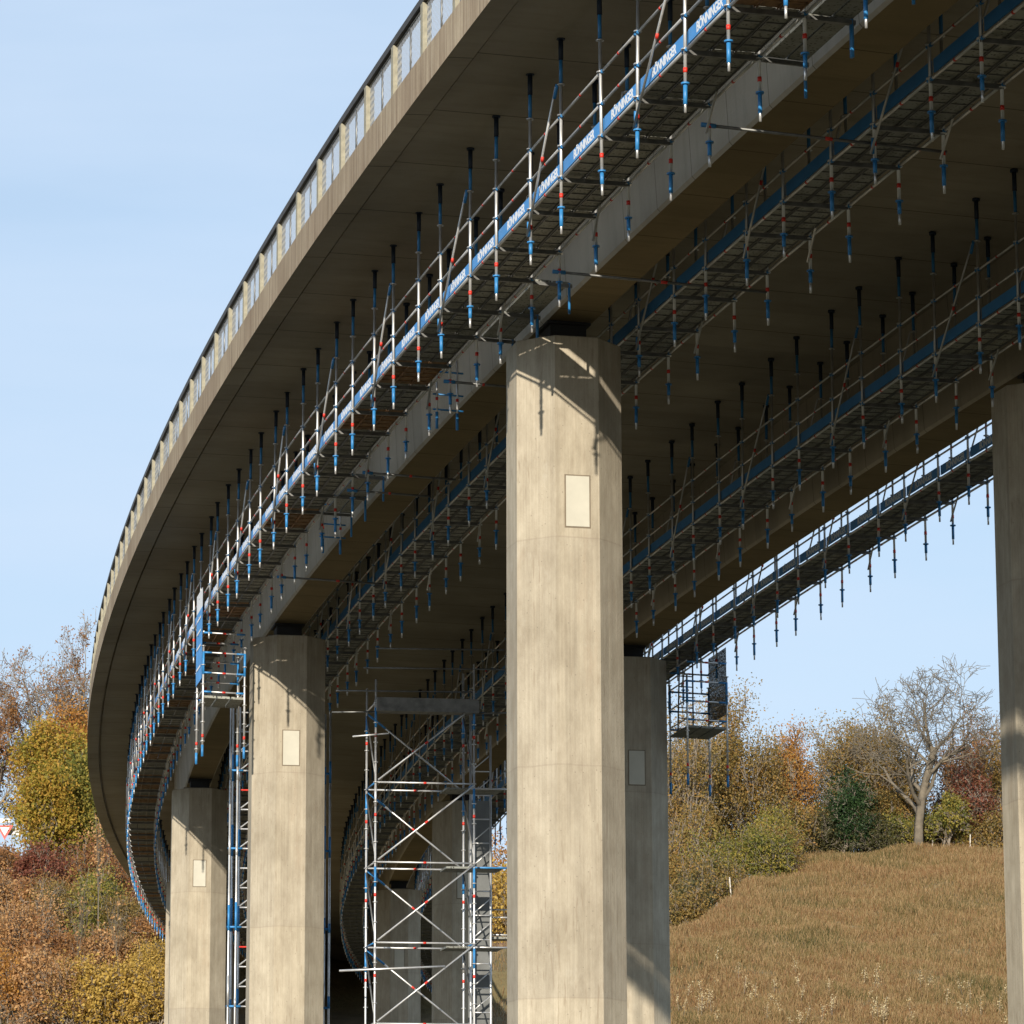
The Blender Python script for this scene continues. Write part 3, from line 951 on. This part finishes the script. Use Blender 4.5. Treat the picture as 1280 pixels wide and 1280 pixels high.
# lattice ladder tower behind the second pier
def lattice_tower(off, s, lab, side):
    base = P(s, off, 0); th = heading(s)
    M = Matrix.Translation((base.x, base.y, 0)) @ Matrix.Rotation(-th, 4, 'Z')
    root = empty('ladder_tower', Vector((base.x, base.y, zb)), 0, lab, 'ladder tower', 'lattice ladder towers either side of the second pier')
    top = base.z-1.75
    for i, (x, y) in enumerate(((0, 0), (.10, .28), (.19, .0), (.29, .3))):
        b = MB(); b.tube(M @ Vector((x*side, y, zb)), M @ Vector((x*side, y, top+(.9 if i == 2 else 0))), .027, M_STEEL, n=8)
        z = zb+.4
        while z < top-1:
            m = M_BLUE if random.random() < .45 else M_STEEL
            b.tube(M @ Vector((x*side, y, z)), M @ Vector((x*side, y, z+random.uniform(.2, .9))), .031, m, n=8); z += 2.0
        b.build('tower_leg', root)
    b = MB(); z = zb+.1; i = 0
    x0, x1 = .29*side, 1.05*side
    while z < top:
        b.tube(M @ Vector((x0, .05, z)), M @ Vector((x1, .05, z)), .022, M_RED if i % 8 == 3 else M_STEEL, n=6)
        if i % 4 != 3: b.tube(M @ Vector((x0, .05, z+.04)), M @ Vector((x1, .05, z+.62)), .020, M_STEEL, n=6)
        if i % 4 == 0:
            b.tube(M @ Vector((-.04*side, .03, z)), M @ Vector((.34*side, .03, z)), .03, M_BLUE, n=6)
        z += .52; i += 1
    b.tube(M @ Vector((x1, .05, zb)), M @ Vector((x1, .05, top)), .027, M_STEEL, n=8)
    b.build('lattice', root)


lattice_tower(1.33, 34.9, 'silver and blue lattice ladder tower rising to the cage left of the second pier', 1)
lattice_tower(-1.38, 35.2, 'shaded blue lattice tower in the gap right of the second pier', -1)

# loose rail at the pier cage to the ladder tower
# ------------------------------------------------------------------ small things on the hill
def stake(x, y, D, h, lab, lean=.05):
    o = at_px(x, D)
    root = MB(); root.tube((0, 0, -.3), (lean*h, 0, h), .055, M_POSTW, .045, 7)
    root.tube((lean*h, 0, h), (lean*h*1.02, 0, h+.03), .045, M_POSTW, .02, 7)
    q = root.build('fence_post', None, Matrix.Translation(o)); tag(q, lab, 'fence post', 'wooden stakes on the grassy hill')


stake(914, 1135, 259, 2.3, 'tall pale leaning stake at the foot of the olive bushes', -.08)
stake(894, 1150, 252, 1.1, 'short pale stake lower down by the bushes')
stake(857, 1166, 250, .8, 'short grey stake beside the shaded pier')
stake(1212, 1064, 277, 1.45, 'brown stake on the crest right of the bare tree')
stake(1165, 1062, 279, 1.1, 'pale stake close to the foot of the bare tree')

# give way sign and its neighbours
o = at_px(3, 279)
M_SW = plain('sign_white', (.75, .75, .74), .5, 0, .03); M_SG = plain('sign_grey', (.33, .34, .34), .5, .3, .08)
root = empty('yield_sign', o, 0, 'white triangular give way sign with red border at the left edge', 'road sign')
b = MB(); b.tube(o, o+Vector((0, .05, 3.4)), .035, M_SG, n=8); b.build('pole', root)
zc = zpx(1036, 279)
def tri(r, y, m, nm):
    b = MB(); pts = [(-r, r*.58), (r, r*.58), (0, -r*1.15)]
    for yy in (y, y+.02): b.v += [Vector((o.x+p[0], o.y+yy, zc+p[1])) for p in pts]
    b.face((0, 2, 1), m); b.face((3, 4, 5), m)
    for i in range(3): j = (i+1) % 3; b.face((i, j, 3+j, 3+i), m)
    b.build(nm, root)
tri(.62, -.04, M_RED, 'border'); tri(.36, -.07, M_SW, 'face')
o3 = at_px(12, 279.5)
root = empty('direction_sign', o3, 0, 'grey back of a direction sign behind the give way sign', 'road sign')
b = MB(); b.tube(o3, o3+Vector((0, .05, 3.2)), .04, M_SG, n=8); b.build('pole', root)
b = MB(); c = Vector((o3.x, o3.y, zpx(1038, 279.5)))
b.box(c, (1.25, .05, .5), M_SG); b.box(c+Vector((0, 0, .85)) - Vector((.55, 0, 0)), (.9, .05, .28), M_SW); b.build('panel', root)

# small brown hut seen between the piers
o4 = at_px(618, 262); rt = empty('timber_hut', o4, 0, 'small brown roofed hut on the slope between the piers', 'hut')
M_HUT = plain('hut_wood', (.14, .09, .05), .9, 0, .3, 2); M_ROOF = plain('hut_roof', (.20, .13, .09), .9, 0, .3, 2)
b = MB(); b.box(o4+Vector((0, 0, .8)), (3.4, 2.2, 2.4), M_HUT); b.build('wall', rt)
b = MB()
for sgn in (-1, 1):
    M = Matrix.Translation(o4+Vector((0, sgn*.62, 2.25))) @ Matrix.Rotation(-sgn*.45, 4, 'X'); b.box((0, 0, 0), (3.9, 1.5, .1), M_ROOF, M)
b.build('roof', rt)
b = MB(); b.box(o4+Vector((.4, -1.12, .5)), (.8, .06, 1.8), M_BARKD); b.build('door', rt)

make_ground()

# ------------------------------------------------------------------ plants, left side
GL, GRR = 'trees and bushes left of the viaduct', 'trees and bushes on the hill at the right'


def T(x, ybase, D, ytop, name, leaf, lab, seed, wpx=60, **kw):
    o = at_px(x, D)
    top = zpx(ytop, D)
    h = top-o.z
    g = kw.pop('group', GL)
    return plant(name, o, h, seed, leaf, label=lab, group=g, width=wpx/F_PX*D, **kw)


T(90, 1060, 290, 760, 'autumn_tree', L_RUST, 'tall nearly bare tree with rusty leaves rising behind the deck edge', 203, wpx=128, nleaf=5200, lsize=.10, levels=5, n0=9, spread=.80, trunk=.30, fluff=.2, wob=.24, ratio=.64, kids=(3, 5), minr=.014, r0=.36, up=.42, pct=100)
T(48, 1060, 286, 800, 'autumn_tree', L_RUST, 'wide nearly bare tree with arching limbs at the left edge', 12, wpx=150, nleaf=3800, lsize=.10, levels=5, n0=9, spread=.95, trunk=.34, lean=(-.12, 0), pct=100, fluff=.22, kids=(3, 4), minr=.018, r0=.34)
T(-14, 1060, 283, 880, 'autumn_tree', L_RUST, 'rust leaved tree cut by the left edge of the view', 13, wpx=90, nleaf=6000, lsize=.12, levels=4, spread=.8)
T(88, 1060, 280, 890, 'orange_tree', L_ORANGE, 'orange leaved tree between the golden tree and the deck edge', 14, wpx=84, nleaf=16000, lsize=.13, levels=4, n0=12, trunk=.2, fluff=.7)
T(66, 1070, 274, 922, 'maple_tree', L_GOLD, 'dense golden green tree left of the viaduct edge', 15, wpx=98, nleaf=24000, lsize=.13, levels=4, n0=16, trunk=.08, fluff=.85, zmin=.03, ratio=.5)
T(104, 1070, 270, 955, 'maple_tree', L_GREEN, 'olive green tree low beside the deck curve', 16, wpx=64, nleaf=22000, lsize=.135, levels=4, n0=14, trunk=.06, fluff=.85, ratio=.5)
T(54, 1072, 268, 965, 'maple_tree', L_GOLD, 'smaller golden tree next to the road signs', 17, wpx=56, nleaf=14000, lsize=.13, levels=4, n0=14, trunk=.06, fluff=.8, ratio=.5)
# hedge of dark red and brown bushes along the crest
hb = [(-8, 1062, L_RUST, 'rusty brown bush in the hedge at the left edge'), (14, 1057, L_RUST, 'brown bush under the give way sign'),
      (36, 1060, L_RED, 'dark red bush right of the give way sign'), (60, 1058, L_RED, 'dark red bush under the small golden tree'),
      (84, 1063, L_RED, 'dark red bush under the dense golden green tree'), (108, 1054, L_RUST, 'rust brown bush under the olive green tree'),
      (134, 1052, L_RED, 'dark red bush beside the deck curve'), (158, 1075, L_RUST, 'rust bush touching the end of the hanging scaffold'), (182, 1095, L_RED, 'reddish bush behind the curving scaffold end')]
for i, (x, yt, lf, lab) in enumerate(hb):
    T(x, 1100, 262-i % 3*3, yt, 'hedge_bush', lf, lab, 40+i, wpx=44, nleaf=8000, lsize=.10, levels=3, stems=4, n0=8, trunk=.05, spread=.7, cat='bush', fluff=.9, minr=.012, r0=.05)
mid = [(8, 1090, 246, L_TAN, 'tan leaved bush at the left edge'), (48, 1098, 244, L_RUST, 'rust bush in the second row at left'), (80, 1100, 242, L_OLIVE, 'olive bush left of the pale saplings'),
       (112, 1092, 243, L_GREEN, 'green bush under the dark red hedge'), (140, 1100, 240, L_GREEN, 'green bush right of the pale saplings'), (168, 1120, 238, L_OLIVE, 'olive brown bush by the scaffold end'),
       (196, 1145, 236, L_RUST, 'brown bush under the scaffold end'),
       (225, 1150, 240, L_OLIVE, 'olive bush behind the leftmost pier'),
       (-6, 1130, 226, L_TAN, 'pale tan bush low at the left edge'), (28, 1118, 227, L_TAN, 'big tan leaved bush in front of the rust bush'), (66, 1150, 225, L_RUST, 'reddish brown bush at lower left'),
       (98, 1165, 224, L_RUST, 'rust brown bush below the pale saplings'), (128, 1160, 223, L_TAN, 'tan bush left of the yellow bush'), (160, 1165, 224, L_OLIVE, 'olive brown bush above the yellow bush'),
       (190, 1175, 222, L_YELL, 'yellow bush touching the leftmost pier'),
       (8, 1190, 214, L_ORANGE, 'orange brown bush in the lower left corner'), (40, 1185, 213, L_TAN, 'tan bush in the bottom row at left'), (72, 1200, 212, L_TAN, 'light tan bush in the bottom row'),
       (104, 1200, 212, L_YELL, 'yellow tan bush in the bottom row'), (136, 1205, 211, L_YELL, 'bright yellow bush in the bottom row'), (168, 1195, 212, L_YELL, 'large bright yellow bush near the leftmost pier'),
       (200, 1205, 211, L_YELL, 'yellow bush at the foot of the leftmost pier')]
for i, (x, yt, D, lf, lab) in enumerate(mid):
    T(x, 1200, D, yt, 'autumn_bush', lf, lab, 60+i, wpx=60, nleaf=[9500, 6500, 12500][i % 3], lsize=[.085, .11, .065][i % 3], levels=3, stems=5, n0=9, trunk=.04, spread=.7, cat='bush', fluff=.95, minr=.012, r0=.045)
T(93, 1230, 221, 1105, 'birch_sapling', L_TAN, 'pale bare sapling among the bushes at left', 90, wpx=26, levels=2, n0=9, minr=.008, trunk=.45, bark=M_BARKP, spread=.35, cat='sapling', r0=.03, nleaf=60)
T(122, 1150, 236, 1012, 'birch_sapling', L_TAN, 'tall thin pale sapling beside the deck curve', 91, wpx=24, levels=2, n0=9, minr=.008, trunk=.45, bark=M_BARKP, spread=.35, cat='sapling', r0=.06, nleaf=300)
T(152, 1230, 221, 1120, 'birch_sapling', L_TAN, 'thin pale sapling right of the green bush', 92, wpx=22, levels=2, n0=9, minr=.008, trunk=.45, bark=M_BARKP, spread=.35, cat='sapling', r0=.028, nleaf=60)
T(132, 1120, 274, 1022, 'autumn_tree', L_RUST, 'rust brown tree seen right under the deck edge', 93, wpx=60, nleaf=12000, lsize=.12, levels=3, stems=3, n0=10, trunk=.1, fluff=.9)
T(166, 1120, 272, 1050, 'autumn_tree', L_OLIVE, 'olive tree behind the curving scaffold end', 94, wpx=60, nleaf=12000, lsize=.12, levels=3, stems=3, n0=10, trunk=.1, fluff=.9)
# seen between the piers
for i, (x, yt, D, lf, lab) in enumerate([(622, 1048, 275, L_ORANGE, 'orange leaved tree glimpsed just left of the central pier'), (596, 1060, 280, L_RUST, 'rust tree behind the stair lattice'),
                                         (640, 1085, 262, L_YELL, 'yellow bush behind the central pier'), (560, 1070, 284, L_RUST, 'rust tree behind the distant piers')]):
    T(x, 1150, D, yt, 'autumn_tree', lf, lab, 100+i, wpx=70, nleaf=9000, lsize=.12, levels=3, stems=3, n0=9, trunk=.1, fluff=.9)

# ------------------------------------------------------------------ plants, right side
def mixf(cx, w):
    return lambda c, rng: np.clip((c[:, 0]-cx)/w+.5, 0, 1)


T(1148, 1067, 277, 826, 'bare_tree', L_OLIVE, 'large bare tree with spreading crown standing alone on the crest', 311, wpx=188, nleaf=500, lsize=.06, levels=5, n0=9, trunk=.30,
  spread=.74, bark=M_BARKP, group=GRR, r0=.42, wob=.22, ratio=.66, kids=(3, 4), minr=.017, up=.42, pct=99.5)
rt = [(1236, 905, 288, 70, L_RUST, 9000, 'thin twiggy tree between the bare tree and the right pier'),
      (1200, 935, 284, 60, L_RUST, 8000, 'small twiggy rust brown tree right of the bare trunk'),
      (1222, 960, 279, 52, L_RED, 8500, 'reddish small tree near the right pier'),
      (1252, 930, 283, 50, L_OLIVE, 8000, 'olive tree cut by the right pier'),
      (1085, 915, 290, 110, L_OLIVE, 26000, 'broad olive brown tree behind the bare tree'),
      (1030, 905, 294, 120, L_OLIVE, 26000, 'broad olive tree in the middle of the hill top wood'),
      (1048, 968, 279, 52, L_IVY, 15000, 'dark ivy covered tree at the centre of the wood edge'),
      (1105, 985, 281, 70, L_OLIVE, 15000, 'olive green bush tree left of the bare trunk'),
      (1180, 1000, 279, 50, L_GREEN, 7000, 'low greenish bush right of the bare trunk'),
      (985, 912, 284, 60, L_ORANGE, 16000, 'bright orange tree beside the olive thicket'),
      (928, 884, 279, 130, L_OLIVE, 48000, 'largest olive brown tree right of the hanging cage'),
      (880, 905, 275, 90, L_OLIVE, 26000, 'olive tree under the hanging cage'),
      (852, 920, 270, 66, L_OLIVE, 18000, 'olive brown tree against the shaded pier'),
      (846, 1010, 262, 60, L_OLIVE, 12000, 'lower olive thicket tree against the shaded pier')]
for i, (x, yt, D, w, lf, nl, lab) in enumerate(rt):
    T(x, 1070, D, yt, 'hill_tree', lf, lab, 220+i, wpx=w, nleaf=nl, lsize=.095, levels=4, stems=3 if w > 55 else 2, n0=9, trunk=.12, spread=.6, group=GRR, fluff=.62, minr=.018, ratio=.55, r0=.12)
rb = [(948, 1040, 266, L_GREEN, 'yellow green bush just right of the leaning stake'), (970, 1030, 270, L_OLIVE, 'olive bush at the steep grass edge under the orange tree'), (1010, 1015, 279, L_DARK, 'dark thicket at the left of the wood edge'), (1040, 1020, 280, L_DARK, 'dark thicket under the ivy tree'), (1070, 1018, 280, L_DARK, 'dark thicket in the middle of the wood edge'),
      (1100, 1020, 279, L_DARK, 'dark thicket left of the bare trunk'), (1126, 1022, 279, L_GREEN, 'olive thicket touching the bare trunk'),
      (1165, 1015, 285, L_OLIVE, 'olive bush behind the bare trunk'), (1188, 1022, 284, L_DARK, 'dark thicket under the twiggy tree right of the bare trunk'), (1240, 1012, 279, L_OLIVE, 'olive bush beside the right pier'), (1210, 1020, 280, L_OLIVE, 'low olive bush behind the crest stake'),
      (988, 1000, 279, L_OLIVE, 'olive bush where the wood meets the grass'), (962, 1010, 274, L_GREEN, 'yellow green bush at the grass edge'), (925, 1040, 266, L_GREEN, 'greenish bush above the leaning stake'),
      (890, 1050, 262, L_GREEN, 'yellow green bush in the thicket'), (862, 1070, 258, L_OLIVE, 'olive bush low against the shaded pier'), (900, 1080, 262, L_OLIVE, 'olive brown bush at the bottom of the thicket'),
      (872, 1105, 256, L_DARK, 'dark bush at the foot of the thicket'), (846, 1110, 253, L_OLIVE, 'lowest olive bush beside the shaded pier')]
for i, (x, yt, D, lf, lab) in enumerate(rb):
    T(x, 1100, D, yt, 'hill_bush', lf, lab, 260+i, wpx=54, nleaf=[9500, 14000, 8000][i % 3], lsize=[.09, .07, .10][i % 3], levels=3, stems=5, n0=9, trunk=.04, spread=.75, group=GRR, cat='bush', fluff=1.0, minr=.012, r0=.05)

# ------------------------------------------------------------------ grass
def grass():
    rng = np.random.default_rng(5); n = 230000
    D = rng.uniform(200, 281, n); xp = rng.uniform(835, 1275, n); X = (xp-640)/F_PX*D
    # left slopes too
    n2 = 45000; D2 = rng.uniform(200, 285, n2); X2 = (rng.uniform(-20, 640, n2)-640)/F_PX*D2
    X = np.concatenate([X, X2]); D = np.concatenate([D, D2])
    r = np.hypot(X-CX, D-CY)-RAD
    keep = ~((np.abs(r+4.6) < 7.5) & (D > 150) & (D < 240)); X, D = X[keep], D[keep]
    n = len(X); Z = tz(X, D)
    cl = .5+.5*np.sin(X*.9+np.sin(D*.33)*2)*np.sin(D*.55+X*.27)
    h = (.22+.38*cl)*rng.uniform(.5, 1.5, n)
    w = rng.uniform(.010, .028, n)
    a = rng.uniform(0, math.pi, n); dx, dy = np.cos(a)*w, np.sin(a)*w
    lx, ly = rng.normal(0, .28, n)*h, rng.normal(0, .28, n)*h
    b = np.stack([X, D, Z-.05], 1)
    v = np.stack([b+np.stack([-dx, -dy, 0*dx], 1), b+np.stack([dx, dy, 0*dx], 1),
                  b+np.stack([lx+dx*.4, ly+dy*.4, h], 1), b+np.stack([lx-dx*.4, ly-dy*.4, h*.97], 1)], 1).reshape(-1, 3)
    me = quads('grass', v, np.arange(4*n).reshape(n, 4)); me.materials.append(L_GRASS)
    o = link('grass', me); tag(o, 'dry brown and ochre grass covering the hillside', 'grass', None, 'stuff')
    # herbs with pale seed heads near the bottom of the hill
    rng = np.random.default_rng(9); m = 60; segs = []; cen = []
    for i in range(m):
        D = 208+abs(rng.normal(0, 9)); cxp = [870, 990, 1060, 1080, 1240, 1180, 930][rng.integers(0, 7)]+rng.normal(0, 30)
        X = (cxp-640)/F_PX*D
        if cxp < 845: continue
        z = float(tz(X, D)); hh = rng.uniform(.6, 1.3)
        p = np.array([X, D, z]); q = p+np.array([rng.normal(0, .12), rng.normal(0, .12), hh])
        segs.append((p, q, .012, .008))
        k = 45; t = rng.uniform(.45, 1.05, k)[:, None]; cen.append(p+(q-p)*t+rng.normal(0, .10, (k, 3)))
    v, q = seg_mesh(segs, 4); v2, q2 = leaf_quads(np.concatenate(cen), .05, rng)
    me = quads('seeding_herbs', np.concatenate([v, v2]), np.concatenate([q, q2+len(v)]), False, np.array([0]*len(q)+[1]*len(q2)))
    me.materials.append(M_BARK); me.materials.append(L_SEED)
    o = link('seeding_herbs', me); tag(o, 'dried tall herbs with pale seed heads low on the hill', 'herbs', None, 'stuff')


grass()

# ------------------------------------------------------------------ light, sky, camera
SUN_AZ, SUN_EL = math.radians(190.2), math.radians(17.2)     # bearing of the sun clockwise from +Y
w = bpy.data.worlds.new('World'); scene.world = w; w.use_nodes = True
nt = w.node_tree; bg = nt.nodes['Background']
sky = nt.nodes.new('ShaderNodeTexSky'); sky.sky_type = 'NISHITA'; sky.sun_disc = False
sky.sun_elevation = SUN_EL; sky.sun_rotation = SUN_AZ; sky.air_density = 1.0; sky.dust_density = .6; sky.ozone_density = 1.3
# thin high cloud veil
n = N(nt)
tc = n.node('ShaderNodeTexCoord').outputs['Generated']
veil = n.noise(n.mapping(tc, (2.2, 2.2, 9)), 1.6, 5, .6)
col = n.mix(n.ramp(veil, [(.38, (.68, .68, .68)), (.72, (.86, .86, .86))]), sky.outputs[0], (4.45, 5.75, 7.45))
cl = n.noise(n.mapping(tc, (1.3, 1.3, 7), (3, 1, .4)), 2.2, 5, .55)
col = n.mix(n.ramp(cl, [(.42, (0, 0, 0)), (.72, (.5, .5, .5))]), col, (5.2, 6.15, 7.5))
n.l(col, bg.inputs[0]); bg.inputs[1].default_value = .105
sd = bpy.data.lights.new('sun', 'SUN'); sd.energy = 4.8; sd.angle = math.radians(.53); sd.color = (1.0, .915, .79)
so = bpy.data.objects.new('sun', sd); COL.objects.link(so)
sv = Vector((math.sin(SUN_AZ)*math.cos(SUN_EL), math.cos(SUN_AZ)*math.cos(SUN_EL), math.sin(SUN_EL)))
so.rotation_euler = sv.to_track_quat('Z', 'Y').to_euler(); so.location = sv*100

cd = bpy.data.cameras.new('camera'); cam = bpy.data.objects.new('camera', cd); COL.objects.link(cam)
cd.sensor_width = 36; cd.sensor_fit = 'HORIZONTAL'; cd.lens = F_PX/1280*36; cd.clip_end = 9000; cd.clip_start = .5
pt = math.atan((YH-640)/F_PX)
f = Vector((0, math.cos(pt), math.sin(pt))); r0 = Vector((1, 0, 0)); u0 = Vector((0, -math.sin(pt), math.cos(pt)))
rr = r0*math.cos(ROLL)+u0*math.sin(ROLL); uu = u0*math.cos(ROLL)-r0*math.sin(ROLL)
cam.matrix_world = Matrix((rr, uu, -f)).transposed().to_4x4()
scene.camera = cam
scene.render.resolution_x = scene.render.resolution_y = 1024
scene.view_settings.view_transform = 'Standard'; scene.view_settings.look = 'None'
scene.view_settings.gamma = 1; scene.view_settings.exposure = .35
scene.cycles.max_bounces = 8; scene.cycles.diffuse_bounces = 5; scene.cycles.transparent_max_bounces = 12
